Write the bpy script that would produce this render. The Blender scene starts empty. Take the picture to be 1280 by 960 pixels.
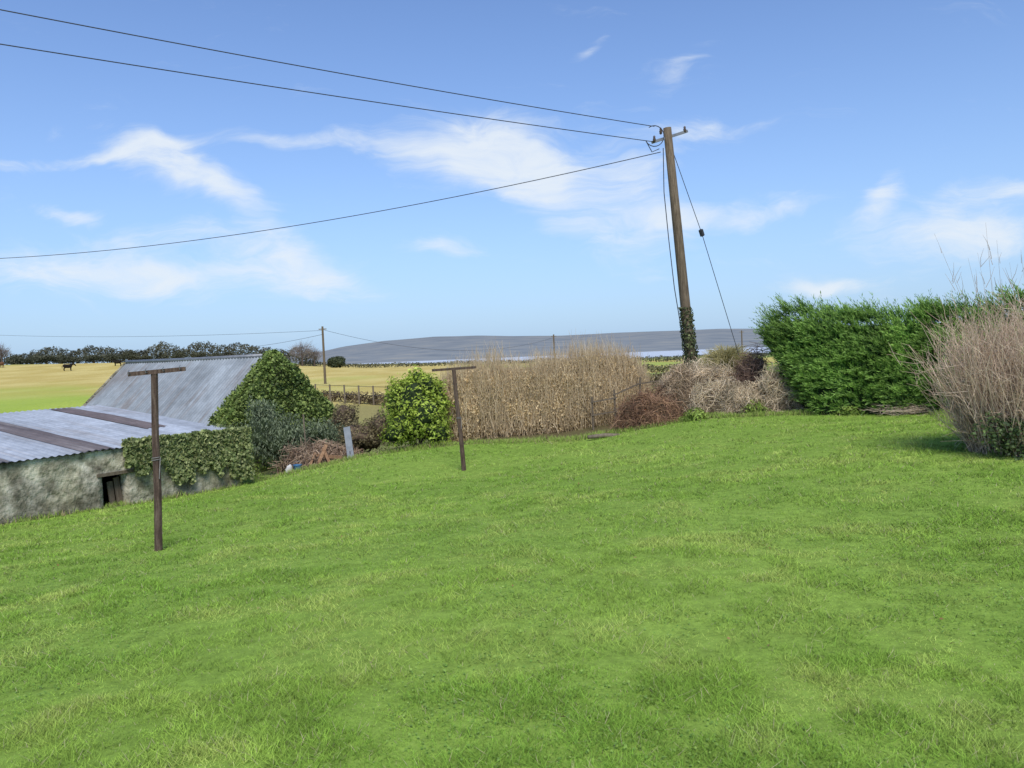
import bpy, math, random
import numpy as np
from mathutils import Vector, Matrix
rng=np.random.default_rng(7); random.seed(7)
S=bpy.context.scene; COL=S.collection
EYE=1.6; F=967.; TH=math.atan(40/967); RO=math.radians(2.35)
fw=np.array([0,math.cos(TH),-math.sin(TH)]); up0=np.array([0,math.sin(TH),math.cos(TH)]); ex=np.array([1.,0,0])
CR=math.cos(RO)*ex-math.sin(RO)*up0; CU=math.sin(RO)*ex+math.cos(RO)*up0
UP=np.array([0,0,1.])
def P(px,py,Y):
    D=fw+(px-640)/F*CR+(480-py)/F*CU
    return D*(Y/D[1])+np.array([0,0,EYE])
def A3(*a): return np.array(a,float)
def nz(v): return v/np.maximum(np.linalg.norm(v,axis=-1,keepdims=True),1e-9)
def hsh(i,j,s): 
    v=np.sin(i*127.1+j*311.7+s*74.7)*43758.5453
    return v-np.floor(v)
def vno(x,y,s=0):
    x=np.asarray(x,float); y=np.asarray(y,float)
    i=np.floor(x); j=np.floor(y); a=x-i; b=y-j; a=a*a*(3-2*a); b=b*b*(3-2*b)
    return (hsh(i,j,s)*(1-a)+hsh(i+1,j,s)*a)*(1-b)+(hsh(i,j+1,s)*(1-a)+hsh(i+1,j+1,s)*a)*b
def fbm(x,y,s=0,o=4):
    t=0;a=.5;n=0
    for k in range(o):
        t=t+a*vno(np.asarray(x)*2**k,np.asarray(y)*2**k,s+k*3.1); n+=a; a*=.5
    return t/n
def sst(a,b,x):
    t=np.clip((np.asarray(x,float)-a)/(b-a),0,1); return t*t*(3-2*t)
# ---------------------------------------------------------------- terrain height
gp=[P(*t) for t in [(640,960,2.95),(0,960,3.2),(1280,960,2.85),(198,688,9.0),(580,588,15.9),(0,655,13),(298,608,16.9),(1230,568,10),
 (1180,512,16.5),(1000,519,17.5),(870,525,18),(740,548,18.5),(600,555,19),(450,573,19),(330,602,20.5),(230,590,24),
 (0,515,45),(100,500,42),(85,463,170),(0,452,230),(85,453,230),(250,451,230),(403,480,100),(400,492,60),(450,460,230),(640,456,200),(830,466,100),(1000,455,60),(1000,450,200),
 (640,500,40),(860,490,30),(120,540,30),(0,560,26)]]
gp+=[A3(0,-6,0),A3(-9,-6,-.3),A3(9,-6,0.1),A3(-14,4,-.8),A3(14,6,.15),A3(12,16,.1),A3(14,30,0),A3(40,60,-1),A3(-60,20,-1)]
G=np.array(gp)
def _phi(d): return np.sqrt(d*d+4)
_n=len(G); _K=np.ones((_n+1,_n+1)); _K[_n,_n]=0
_K[:_n,:_n]=_phi(np.linalg.norm(G[:,None,:2]-G[None,:,:2],axis=2))
_w=np.linalg.solve(_K,np.append(G[:,2],0))
def H(x,y):
    x=np.asarray(x,float); y=np.asarray(y,float); z=np.full(x.shape,_w[_n])
    for k in range(_n): z=z+_w[k]*_phi(np.hypot(x-G[k,0],y-G[k,1]))
    r=np.hypot(x,y); t=sst(235,400,r)
    zf=EYE-4.6-22.5*np.clip((r-230)/1350,0,1.4)
    return z*(1-t)+zf*t
def HP(px,py,Y):
    p=P(px,py,Y); p[2]=float(H(p[0],p[1])); return p
# ---------------------------------------------------------------- object helpers
def tag(o,label=None,cat=None,group=None,kind=None):
    if label:o['label']=label
    if cat:o['category']=cat
    if group:o['group']=group
    if kind:o['kind']=kind
    return o
def thing(name,loc,label,cat,group=None):
    o=bpy.data.objects.new(name,None); COL.objects.link(o); o.location=[float(c) for c in loc]; o.empty_display_size=.2
    return tag(o,label,cat,group)
def orgof(o):
    v=np.zeros(3)
    while o is not None: v=v+np.array(o.location); o=o.parent
    return v
def link(name,me,mat,parent,org):
    o=bpy.data.objects.new(name,me); COL.objects.link(o)
    if mat: me.materials.append(mat)
    if parent: o.parent=parent
    else: o.location=[float(c) for c in org]
    return o
def npobj(name,V,Fc,mat,parent=None,org=None,tint=None,smooth=False):
    V=np.asarray(V,float).reshape(-1,3); Fc=np.asarray(Fc,np.int32)
    if parent is not None: org=orgof(parent)
    elif org is None: org=A3(V[:,0].mean(),V[:,1].mean(),V[:,2].min())
    me=bpy.data.meshes.new(name); n=Fc.shape[1]
    me.vertices.add(len(V)); me.vertices.foreach_set('co',(V-org).astype(np.float32).ravel())
    me.loops.add(Fc.size); me.loops.foreach_set('vertex_index',Fc.ravel())
    me.polygons.add(len(Fc)); me.polygons.foreach_set('loop_start',np.arange(0,Fc.size,n,dtype=np.int32))
    me.update(calc_edges=True)
    if tint is not None:
        at=me.attributes.new('tint','FLOAT_COLOR','POINT')
        at.data.foreach_set('color',np.hstack([tint,np.ones((len(V),1))]).astype(np.float32).ravel())
    if smooth: me.polygons.foreach_set('use_smooth',np.ones(len(Fc),bool))
    return link(name,me,mat,parent,org)
class MB:
    def __init__(s): s.v=[]; s.f=[]
    def add(s,vs,fs):
        b=len(s.v); s.v+= [tuple(map(float,v)) for v in vs]; s.f+=[tuple(b+i for i in f) for f in fs]; return s
    def bar(s,p0,p1,w,h,up=UP):
        p0=np.array(p0,float);p1=np.array(p1,float); d=nz(p1-p0); a=nz(np.cross(d,up) if abs(np.dot(d,up))<.98 else np.cross(d,ex)); b=np.cross(a,d)
        vs=[]
        for p in (p0,p1):
            for i,j in ((-1,-1),(1,-1),(1,1),(-1,1)): vs.append(p+a*i*w/2+b*j*h/2)
        return s.add(vs,[(3,2,1,0),(4,5,6,7)]+[(i,(i+1)%4,4+(i+1)%4,4+i) for i in range(4)])
    def tube(s,pts,r,n=8):
        pts=np.array(pts,float); k=len(pts); r=np.broadcast_to(np.asarray(r,float),(k,))
        vs=[];fs=[]
        for i in range(k):
            d=nz(pts[min(i+1,k-1)]-pts[max(i-1,0)]); ref=UP if abs(d[2])<.9 else ex
            a=nz(np.cross(d,ref)); b=np.cross(d,a)
            for q in range(n):
                t=2*math.pi*q/n; vs.append(pts[i]+r[i]*(a*math.cos(t)+b*math.sin(t)))
        for i in range(k-1):
            for q in range(n): fs.append((i*n+q,i*n+(q+1)%n,(i+1)*n+(q+1)%n,(i+1)*n+q))
        fs+= [tuple(range(n))[::-1],tuple((k-1)*n+q for q in range(n))]
        return s.add(vs,fs)
    def lathe(s,c,prof,n=12,ax=UP):
        c=np.array(c,float); return s.tube([c+ax*z for r,z in prof],[max(r,.001) for r,z in prof],n)
    def build(s,name,mat,parent=None,org=None,smooth=False):
        V=np.array(s.v)
        if parent is not None: org=orgof(parent)
        elif org is None: org=A3(V[:,0].mean(),V[:,1].mean(),V[:,2].min())
        me=bpy.data.meshes.new(name); me.from_pydata([tuple(v) for v in V-org],[],s.f); me.update()
        if smooth: me.polygons.foreach_set('use_smooth',np.ones(len(s.f),bool))
        return link(name,me,mat,parent,org)
# ---------------------------------------------------------------- materials
def mat(name,cols,scale=4,rough=.85,bump=0,tint=False,trans=0,stretch=(1,1,1),spec=.2,metal=0,bscale=None,bdist=.02,upn=0):
    m=bpy.data.materials.new(name); m.use_nodes=True; nt=m.node_tree; N=nt.nodes; L=nt.links
    bs=N['Principled BSDF']; out=N['Material Output']
    g=N.new('ShaderNodeNewGeometry'); mp=N.new('ShaderNodeMapping'); mp.inputs['Scale'].default_value=stretch
    L.new(g.outputs['Position'],mp.inputs['Vector'])
    no=N.new('ShaderNodeTexNoise'); no.inputs['Scale'].default_value=scale; no.inputs['Detail'].default_value=7; no.inputs['Roughness'].default_value=.65
    L.new(mp.outputs[0],no.inputs['Vector'])
    rp=N.new('ShaderNodeValToRGB'); el=rp.color_ramp.elements
    k=len(cols)
    while len(el)<k: el.new(.5)
    for i,c in enumerate(cols):
        el[i].position=.3+.4*i/max(k-1,1); el[i].color=(*c,1)
    L.new(no.outputs['Fac'],rp.inputs['Fac']); c=rp.outputs['Color']
    if tint:
        at=N.new('ShaderNodeAttribute'); at.attribute_name='tint'
        mx=N.new('ShaderNodeMix'); mx.data_type='RGBA'; mx.blend_type='MULTIPLY'; mx.inputs['Factor'].default_value=1
        L.new(c,mx.inputs[6]); L.new(at.outputs['Color'],mx.inputs[7]); c=mx.outputs[2]
    L.new(c,bs.inputs['Base Color'])
    bs.inputs['Roughness'].default_value=rough; bs.inputs['Specular IOR Level'].default_value=spec; bs.inputs['Metallic'].default_value=metal
    if bump:
        bn=N.new('ShaderNodeTexNoise'); bn.inputs['Scale'].default_value=bscale or scale*4; bn.inputs['Detail'].default_value=6
        L.new(g.outputs['Position'],bn.inputs['Vector'])
        b=N.new('ShaderNodeBump'); b.inputs['Strength'].default_value=bump; b.inputs['Distance'].default_value=bdist
        L.new(bn.outputs['Fac'],b.inputs['Height']); L.new(b.outputs[0],bs.inputs['Normal'])
    if upn:   # shading normal bent upward so flat blades light up evenly like the sward
        va=N.new('ShaderNodeVectorMath'); va.operation='MULTIPLY_ADD'; va.inputs[1].default_value=(1-upn,)*3; va.inputs[2].default_value=(0,0,upn); L.new(g.outputs['Normal'],va.inputs[0])
        vn_=N.new('ShaderNodeVectorMath'); vn_.operation='NORMALIZE'; L.new(va.outputs[0],vn_.inputs[0]); L.new(vn_.outputs[0],bs.inputs['Normal'])
    if trans:
        tr=N.new('ShaderNodeBsdfTranslucent'); L.new(c,tr.inputs['Color']); ms=N.new('ShaderNodeMixShader'); ms.inputs[0].default_value=trans
        L.new(bs.outputs[0],ms.inputs[1]); L.new(tr.outputs[0],ms.inputs[2]); L.new(ms.outputs[0],out.inputs['Surface'])
    return m
LEAF=mat('leaf',[(.8,.8,.8),(1.2,1.2,1.2)],3,.55,tint=True,trans=.3,spec=.3)
GRASS=mat('grass_blade',[(.88,.88,.88),(1.12,1.12,1.08)],1.2,.7,tint=True,trans=.2,spec=.15,upn=.66)
TWIG=mat('twig',[(.8,.8,.8),(1.15,1.15,1.15)],6,.9,tint=True)
EARTH=mat('ground',[(.7,.7,.7),(1.25,1.25,1.2)],9,.95,bump=.5,tint=True,bscale=30,spec=.05)
WOODD=mat('weathered_dark_wood',[(.04,.026,.02),(.09,.06,.045),(.16,.12,.09)],9,.85,bump=.4,stretch=(4,4,.5))
WOODP=mat('pole_wood',[(.065,.048,.032),(.13,.10,.066),(.21,.165,.11)],8,.85,bump=.4,stretch=(4,4,.35))
WOODG=mat('grey_timber',[(.11,.085,.06),(.23,.19,.14)],8,.9,bump=.3,stretch=(3,3,.6))
WOODF=mat('old_fence_wood',[(.08,.06,.043),(.17,.14,.10)],8,.9,bump=.3,stretch=(3,3,.6))
WOODO=mat('orange_plank',[(.16,.085,.045),(.34,.21,.12)],8,.9,stretch=(3,3,.6))
STONE=mat('limewashed_stone',[(.055,.05,.038),(.22,.205,.165),(.43,.405,.35),(.58,.56,.51)],3.1,.95,bump=1.,tint=True,bscale=9,bdist=.06)
TIN=mat('galvanised_tin',[(.75,.75,.75),(1.12,1.12,1.13)],3,.6,tint=True,spec=.25,metal=.05)
METAL=mat('grey_steel',[(.16,.17,.18),(.26,.27,.28)],5,.5,metal=.5)
WIREM=mat('wire_black',[(.03,.032,.036),(.05,.053,.06)],5,.6)
PORC=mat('porcelain',[(.07,.045,.035),(.1,.07,.05)],5,.25,spec=.5)
BLUEP=mat('blue_plastic',[(.05,.16,.32),(.08,.22,.40)],6,.5,spec=.3)
WHITEP=mat('white_sack',[(.4,.4,.38),(.6,.6,.58)],8,.7,bump=.3)
ROPE=mat('old_rope',[(.16,.15,.14),(.28,.27,.25)],20,.9)
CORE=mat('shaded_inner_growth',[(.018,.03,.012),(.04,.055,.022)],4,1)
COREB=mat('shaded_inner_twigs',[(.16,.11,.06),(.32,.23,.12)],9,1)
COREH=mat('heap_core',[(.06,.042,.028),(.15,.11,.075)],7,1,bump=.6)  # darkened core: shade in the gaps between twigs is put into this colour
BARK=mat('bark',[(.06,.045,.035),(.13,.1,.08)],5,.95,bump=.4)
HAIR=mat('dark_coat',[(.010,.008,.007),(.020,.016,.013)],2,.8,spec=.1)
HAIRB=mat('chestnut_coat',[(.09,.04,.02),(.15,.07,.035)],2,.7)
# ---------------------------------------------------------------- foliage helpers
def rv(n): return nz(rng.normal(size=(n,3)))
def leafs(C,size,nrm=None,ax=None,asp=.55,jit=.6):
    n=len(C); N=rv(n) if nrm is None else nz(nrm+jit*rng.normal(size=(n,3)))
    if ax is None: T=nz(np.cross(N,rv(n)))
    else: T=nz(ax); N=nz(N-T*np.sum(N*T,axis=1,keepdims=True))
    B=np.cross(N,T); L=np.broadcast_to(np.asarray(size,float),(n,))[:,None]
    a=np.broadcast_to(np.asarray(asp,float),(n,))[:,None]
    V=np.stack([C-T*L*.5,C+B*L*a*.5+N*L*.07,C+T*L*.5-N*L*.12,C-B*L*a*.5+N*L*.07],1)
    return V.reshape(-1,3),np.arange(4*n).reshape(n,4)
def twig(p0,p1,r,bend=.06):
    n=len(p0); L=np.linalg.norm(p1-p0,axis=1,keepdims=True); d=nz(p1-p0); a=nz(np.cross(d,rv(n))); b=np.cross(d,a)
    mid=(p0+p1)/2+rng.normal(size=(n,3))*bend*L
    r=np.broadcast_to(np.asarray(r,float),(n,))[:,None]; V=[]
    for p,k in ((p0,1.),(mid,.75),(p1,.3)):
        for q in range(3):
            t=2.094*q; V.append(p+r*k*(a*math.cos(t)+b*math.sin(t)))
    V=np.stack(V,1).reshape(-1,3); o=np.arange(n)[:,None]*9; Fs=[]
    for s in range(2):
        for q in range(3): Fs.append(o+np.array([[s*3+q,s*3+(q+1)%3,s*3+3+(q+1)%3,s*3+3+q]]))
    return V,np.concatenate(Fs)
def rep(c,k): return np.repeat(c,k,axis=0)
def mixc(c0,c1,t): t=np.asarray(t)[:,None]; return np.array(c0)*(1-t)+np.array(c1)*t
def lump(d,seed,amp=.2,f=3.):
    r=np.random.default_rng(seed); t=0
    for k in range(6):
        w=nz(r.normal(size=3))*f*(1+.5*k); t=t+np.sin(d@w+r.uniform(0,6.3))/(1+.4*k)
    return 1+amp*t*.5
def ball(n,c,rad,seed,amp=.2,inner=.55,f=3.):
    d=rv(n); k=rng.uniform(inner,1,n)**.5*lump(d,seed,amp,f)
    return np.array(c)+d*np.array(rad)*k[:,None],d,k
def coreball(name,c,rad,seed,mt,parent,amp=.2,sc=.72):
    V=[];Fc=[];nu,nv=20,12
    for j in range(nv+1):
        for i in range(nu):
            th=math.pi*j/nv; ph=2*math.pi*i/nu; V.append([math.sin(th)*math.cos(ph),math.sin(th)*math.sin(ph),math.cos(th)])
    V=np.array(V); V=np.array(c)+V*np.array(rad)*sc*lump(V,seed,amp)[:,None]
    for j in range(nv):
        for i in range(nu): Fc.append((j*nu+i,(j+1)*nu+i,(j+1)*nu+(i+1)%nu,j*nu+(i+1)%nu))
    return npobj(name,V,Fc,mt,parent)
def pathfn(path):
    p=np.array(path,float); sg=np.linalg.norm(np.diff(p,axis=0),axis=1); cs=np.append(0,np.cumsum(sg)); L=cs[-1]
    def f(t):
        s=np.asarray(t)*L; x=np.interp(s,cs,p[:,0]); y=np.interp(s,cs,p[:,1])
        e=.02*L; x2=np.interp(s+e,cs,p[:,0]);y2=np.interp(s+e,cs,p[:,1]);x1=np.interp(s-e,cs,p[:,0]);y1=np.interp(s-e,cs,p[:,1])
        tn=nz(np.stack([x2-x1,y2-y1,0*x],-1)); nr=np.stack([tn[...,1],-tn[...,0],0*x],-1)
        nr=np.where(nr[...,1:2]>0,-nr,nr)
        return np.stack([x,y,H(x,y)],-1),tn,nr
    return f,L
def hedge(path,w,hf,t,phi,seed,k=1.,amp=.22,pw=.6,lean=0.):
    f,L=pathfn(path); c,tn,nr=f(t); s=np.minimum(t,1-t)*L/w
    e=np.sqrt(np.clip(1-np.clip(1-s,0,1)**2,.06,1))[:,None]
    cs,sn=np.cos(phi),np.sin(phi)
    lp=(1+amp*(fbm(t*L*1.3+7,phi*2.2+seed,seed)-.5)*2)[:,None]
    h=hf(t)[:,None]
    N=nz(nr*cs[:,None]+UP*sn[:,None]*.9+tn*(np.where(t>.5,1,-1)*np.clip(1-s,0,1))[:,None])
    zz=(np.abs(sn)**pw)[:,None]
    p=c+(nr*(np.sign(cs)*np.abs(cs)**pw)[:,None]*w*e*lp+UP*zz*h*(e*.25+.75)*(lp*.5+.5))*k
    if lean: p=p-tn*lean*(zz**1.5)*np.clip(1-t*L/2.,0,1)[:,None]
    return p,N
def hedgecore(name,path,w,hf,seed,mt,parent,k=.8,amp=.22,nu=60,nv=14,lean=0.):
    t=np.linspace(0.004,.996,nu); ph=np.linspace(0,math.pi,nv); T,PH=np.meshgrid(t,ph,indexing='ij')
    p,_=hedge(path,w,hf,T.ravel(),PH.ravel(),seed,k,amp,lean=lean)
    Fc=[(i*nv+j,(i+1)*nv+j,(i+1)*nv+j+1,i*nv+j+1) for i in range(nu-1) for j in range(nv-1)]
    return npobj(name,p,Fc,mt,parent)
def inpoly(x,y,poly):
    r=np.zeros(x.shape,bool); n=len(poly)
    for i in range(n):
        x1,y1=poly[i]; x2,y2=poly[(i+1)%n]
        if y1==y2: continue
        c=((y1>y)!=(y2>y))&(x<(x2-x1)*(y-y1)/(y2-y1)+x1); r^=c
    return r
# ---------------------------------------------------------------- camera
cam=bpy.data.cameras.new('camera'); co=bpy.data.objects.new('camera',cam); COL.objects.link(co)
cam.sensor_width=36; cam.lens=36*F/1280; cam.clip_start=.05; cam.clip_end=20000
Mx=Matrix(((CR[0],CU[0],-fw[0],0),(CR[1],CU[1],-fw[1],0),(CR[2],CU[2],-fw[2],EYE),(0,0,0,1)))
co.matrix_world=Mx; S.camera=co
# ---------------------------------------------------------------- light and sky
SD=nz(A3(.12,-.72,.80)); el=math.asin(SD[2]); az=math.atan2(SD[0],SD[1])
sl=bpy.data.lights.new('sun','SUN'); sl.energy=3.8; sl.angle=math.radians(26); sl.color=(1,.955,.88)
so=bpy.data.objects.new('sun',sl); COL.objects.link(so); so.rotation_euler=Vector(-SD).to_track_quat('-Z','Y').to_euler(); so.location=(0,-5,30)
W=bpy.data.worlds.new('World'); S.world=W; W.use_nodes=True; nt=W.node_tree; N=nt.nodes; L=nt.links
bg=N['Background']; bg.inputs['Strength'].default_value=.15
sky=N.new('ShaderNodeTexSky'); sky.sky_type='NISHITA'; sky.sun_disc=False; sky.sun_elevation=el; sky.sun_rotation=az%(2*math.pi)
sky.air_density=1.0; sky.dust_density=.3; sky.ozone_density=1.5
hs=N.new('ShaderNodeMix'); hs.data_type='RGBA'; hs.blend_type='MULTIPLY'; hs.inputs['Factor'].default_value=1; hs.inputs[7].default_value=(.82,.93,1.17,1); L.new(sky.outputs[0],hs.inputs[6])
tc=N.new('ShaderNodeTexCoord'); sx=N.new('ShaderNodeSeparateXYZ'); L.new(tc.outputs['Generated'],sx.inputs[0])
def ma(op,a,b=None,cl=False):
    m=N.new('ShaderNodeMath'); m.operation=op; m.use_clamp=cl
    for i,v in enumerate((a,b)):
        if v is None: continue
        if isinstance(v,(int,float)): m.inputs[i].default_value=v
        else: L.new(v,m.inputs[i])
    return m.outputs[0]
hzf=ma('MULTIPLY',ma('POWER',ma('SUBTRACT',1.,ma('MAXIMUM',sx.outputs[2],0.),True),5.),.92)
hz=N.new('ShaderNodeMix'); hz.data_type='RGBA'; L.new(hzf,hz.inputs['Factor']); L.new(hs.outputs[2],hz.inputs[6]); hz.inputs[7].default_value=(2.35,3.6,5.35,1)
yy=ma('MAXIMUM',sx.outputs[1],.08); cb=N.new('ShaderNodeCombineXYZ'); L.new(ma('DIVIDE',sx.outputs[0],yy),cb.inputs[0]); L.new(ma('DIVIDE',sx.outputs[2],yy),cb.inputs[1])
wn=N.new('ShaderNodeTexNoise'); wn.inputs['Scale'].default_value=6; wn.inputs['Detail'].default_value=4; L.new(cb.outputs[0],wn.inputs['Vector'])
wa=N.new('ShaderNodeVectorMath'); wa.operation='MULTIPLY_ADD'; wa.inputs[1].default_value=(.14,.08,0); L.new(wn.outputs['Color'],wa.inputs[0]); L.new(cb.outputs[0],wa.inputs[2])
ws=N.new('ShaderNodeVectorMath'); ws.operation='SUBTRACT'; ws.inputs[1].default_value=(.07,.04,0); L.new(wa.outputs[0],ws.inputs[0])
blobs=[(590,190,125,42,6,.98),(635,205,62,46,30,.85),(420,178,150,12,3,.65),(215,205,72,32,25,1.02),(310,255,105,22,38,.82),(360,325,110,26,15,.86),(60,330,185,36,0,.72),(800,255,88,50,60,.88),(930,268,88,16,-8,1.),(870,158,68,15,-3,1.),
 (1105,245,30,17,-45,1.),(1140,300,110,40,-10,.74),(1020,353,52,9,-4,1.05),(100,262,38,12,8,1.),(735,58,24,9,-20,.7),(845,85,60,12,-40,.5),(50,200,185,8,-2,.68),(1270,245,75,17,-5,.72),(560,316,40,10,5,.65),(690,250,82,32,40,.78),(1250,300,80,22,0,.7),(230,345,200,18,6,.68)]
acc=None
for px,py,a,b,ang,amp in blobs:
    q=P(px,py,1.)-A3(0,0,EYE); mp=N.new('ShaderNodeMapping'); mp.vector_type='TEXTURE'
    mp.inputs['Location'].default_value=(q[0],q[2],0); mp.inputs['Rotation'].default_value=(0,0,math.radians(-ang)); mp.inputs['Scale'].default_value=(a/F,b/F,1)
    L.new(ws.outputs[0],mp.inputs['Vector']); ln=N.new('ShaderNodeVectorMath'); ln.operation='LENGTH'; L.new(mp.outputs[0],ln.inputs[0])
    mr=N.new('ShaderNodeMapRange'); mr.interpolation_type='SMOOTHSTEP'; mr.inputs['From Min'].default_value=0; mr.inputs['From Max'].default_value=1.9; mr.inputs['To Min'].default_value=amp; mr.inputs['To Max'].default_value=0
    L.new(ln.outputs['Value'],mr.inputs['Value']); acc=mr.outputs[0] if acc is None else ma('ADD',acc,mr.outputs[0])
acc=ma('MULTIPLY',acc,ma('GREATER_THAN',sx.outputs[1],.08))
mp=N.new('ShaderNodeMapping'); mp.inputs['Rotation'].default_value=(0,0,.3); mp.inputs['Scale'].default_value=(4.,15,1); L.new(ws.outputs[0],mp.inputs['Vector'])
cn=N.new('ShaderNodeTexNoise'); cn.inputs['Scale'].default_value=1.8; cn.inputs['Detail'].default_value=10; cn.inputs['Roughness'].default_value=.65; cn.inputs['Distortion'].default_value=.6; L.new(mp.outputs[0],cn.inputs['Vector'])
mr=N.new('ShaderNodeMapRange'); mr.interpolation_type='SMOOTHSTEP'; mr.inputs['From Min'].default_value=.6; mr.inputs['From Max'].default_value=1.44; mr.inputs['To Max'].default_value=.92
L.new(ma('ADD',ma('MULTIPLY',ma('SUBTRACT',cn.outputs['Fac'],.5),1.35),ma('ADD',ma('MULTIPLY',ma('MINIMUM',acc,1.2),.62),.5)),mr.inputs['Value'])
mx=N.new('ShaderNodeMix'); mx.data_type='RGBA'; L.new(mr.outputs[0],mx.inputs['Factor']); L.new(hz.outputs[2],mx.inputs[6]); mx.inputs[7].default_value=(5.4,5.85,6.35,1)
L.new(mx.outputs[2],bg.inputs['Color'])
S.view_settings.view_transform='Standard'; S.view_settings.look='None'; S.view_settings.exposure=0
# ---------------------------------------------------------------- ground sheet
lawn=[tuple(P(*t)[:2]) for t in [(0,655,13),(298,608,16.9),(330,604,19),(440,575,19),(500,563,19.2),(600,553,19.2),(740,546,18.6),(870,520,18.2),(1000,516,17.6),(1180,510,16.6),(1262,525,12.6)]]+[(14,12),(14,-6),(-15,-6),(-15,4),(-11.2,9.2)]
az_=np.concatenate([np.linspace(-180,-62,30)[:-1],np.linspace(-62,62,300),np.linspace(62,180,30)[1:]]); az_=np.radians(az_)
rr=np.concatenate([[.05],np.geomspace(.6,4200,340)])
AZ,RR=np.meshgrid(az_,rr); X=RR*np.sin(AZ); Y=RR*np.cos(AZ); Z=H(X.ravel(),Y.ravel()).reshape(X.shape)
Z=Z+ (fbm(X*.8,Y*.8,5)-.5)*.05*sst(3,5,RR)*(1-sst(30,60,RR))
def gcol(x,y):
    r=np.hypot(x,y); xp=np.where(y>1,x/np.maximum(y,1)*F,-9999); n1=fbm(x*.5,y*.5,1); n2=fbm(x*.05,y*.05,2)
    c=mixc((.12,.10,.05),(.21,.23,.08),sst(.4,.65,n1))
    fl=sst(26,34,r); c=c*(1-fl)[:,None]+fl[:,None]*mixc((.30,.26,.10),(.27,.34,.08),sst(.35,.65,n2))
    st=mixc((.50,.385,.12),(.60,.485,.18),sst(.3,.7,fbm(x*.25,y*.08,3))); gs=sst(.54,.66,fbm(x*.03,y*.012+3,14))[:,None]*.5; st=st*(1-gs)+np.array((.42,.45,.11))*gs
    m=sst(30,40,r)*(1-sst(-70,-50,xp))*sst(38,44,r+8*(n2-.5)); c=c*(1-m)[:,None]+m[:,None]*st
    gr=mixc((.30,.40,.06),(.40,.47,.09),n1); m=(1-sst(-540,-430,xp+90*(n2-.5)+ (r-75)*.8))*(1-sst(70,150,r+50*(n2-.5)))*sst(25,32,r); c=c*(1-m)[:,None]+m[:,None]*gr
    m=sst(-70,-50,xp)*sst(70,110,r); c=c*(1-m)[:,None]+m[:,None]*mixc((.50,.42,.13),(.34,.40,.09),sst(.45,.55,n2))
    i=np.floor(x/140+.3*np.floor(y/170)); j=np.floor(y/170); hh=hsh(i,j,9); ff=np.where((hh<.35)[:,None],(.18,.24,.07),np.where((hh<.6)[:,None],(.34,.3,.13),np.where((hh<.8)[:,None],(.16,.17,.09),(.25,.27,.1))))
    hz=sst(200,2500,r)[:,None]; ff=ff*(1-hz*.7)+np.array((.25,.29,.33))*hz*.7  # distance haze painted into the far field colours
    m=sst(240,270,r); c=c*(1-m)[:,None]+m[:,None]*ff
    il=inpoly(x,y,lawn); c[il]=mixc((.17,.27,.045),(.24,.35,.065),n1)[il]
    return c
V=np.stack([X,Y,Z],-1).reshape(-1,3); na=len(az_); nr_=len(rr)
i,j=np.meshgrid(np.arange(nr_-1),np.arange(na-1),indexing='ij'); Fc=np.stack([i*na+j,i*na+j+1,(i+1)*na+j+1,(i+1)*na+j],-1).reshape(-1,4)
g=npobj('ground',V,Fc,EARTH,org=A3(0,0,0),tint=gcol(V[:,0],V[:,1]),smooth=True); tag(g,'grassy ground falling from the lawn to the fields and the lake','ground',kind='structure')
LAKE=mat('lake_water',[(.44,.49,.54),(.52,.57,.62)],.004,.7,spec=.15,bump=.1,bscale=.5)
lz=EYE-25
th=np.radians(np.linspace(-60,60,61)); V=np.concatenate([np.stack([r*np.sin(th),r*np.cos(th),0*th+lz],-1) for r in (1200,2500,5200)])
Fc=[(k*61+q,k*61+q+1,(k+1)*61+q+1,(k+1)*61+q) for k in range(2) for q in range(60)]
tag(npobj('lake',V,Fc,LAKE,org=A3(0,0,lz)),'pale blue grey lake below the far hills','water',kind='structure')
HILL=mat('hazed_hills',[(.155,.18,.20),(.215,.235,.245),(.28,.28,.255)],.0075,1,stretch=(.6,1,3.5),spec=0)  # blue grey aerial haze is mixed into the hill colours
crest=[(-300,470),(250,452),(400,440),(430,433),(480,426),(540,421),(600,419.5),(640,420),(700,419.5),(780,415.5),(850,413),(900,411),(960,411),(1100,411),(1300,414),(1700,430)]
cx=np.array([P(a,b,1.)[0] for a,b in crest]); cz=np.array([P(a,b,1.)[2]-EYE for a,b in crest])
us=np.linspace(cx[0],cx[-1],260); nv=16; V=[]
for k in range(nv):
    t=k/(nv-1); D=3700+2300*t; prof=t**.8 if t<1 else 1
    zc=np.interp(us,cx,cz)*6000*(1+.04*(fbm(us*22,us*0+2,4)-.5)); z=lz+(zc+EYE-lz)*prof*(1+.4*(fbm(us*9,us*0+t*3,8)-.5)*(1-t))
    V.append(np.stack([us*D,0*us+D,z],-1))
V=np.concatenate(V); nu=len(us); Fc=[(k*nu+q,k*nu+q+1,(k+1)*nu+q+1,(k+1)*nu+q) for k in range(nv-1) for q in range(nu-1)]
tag(npobj('hills',V,Fc,HILL,org=A3(0,4000,lz),smooth=True),'long low blue grey hills across the lake','hills',kind='structure')
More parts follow.
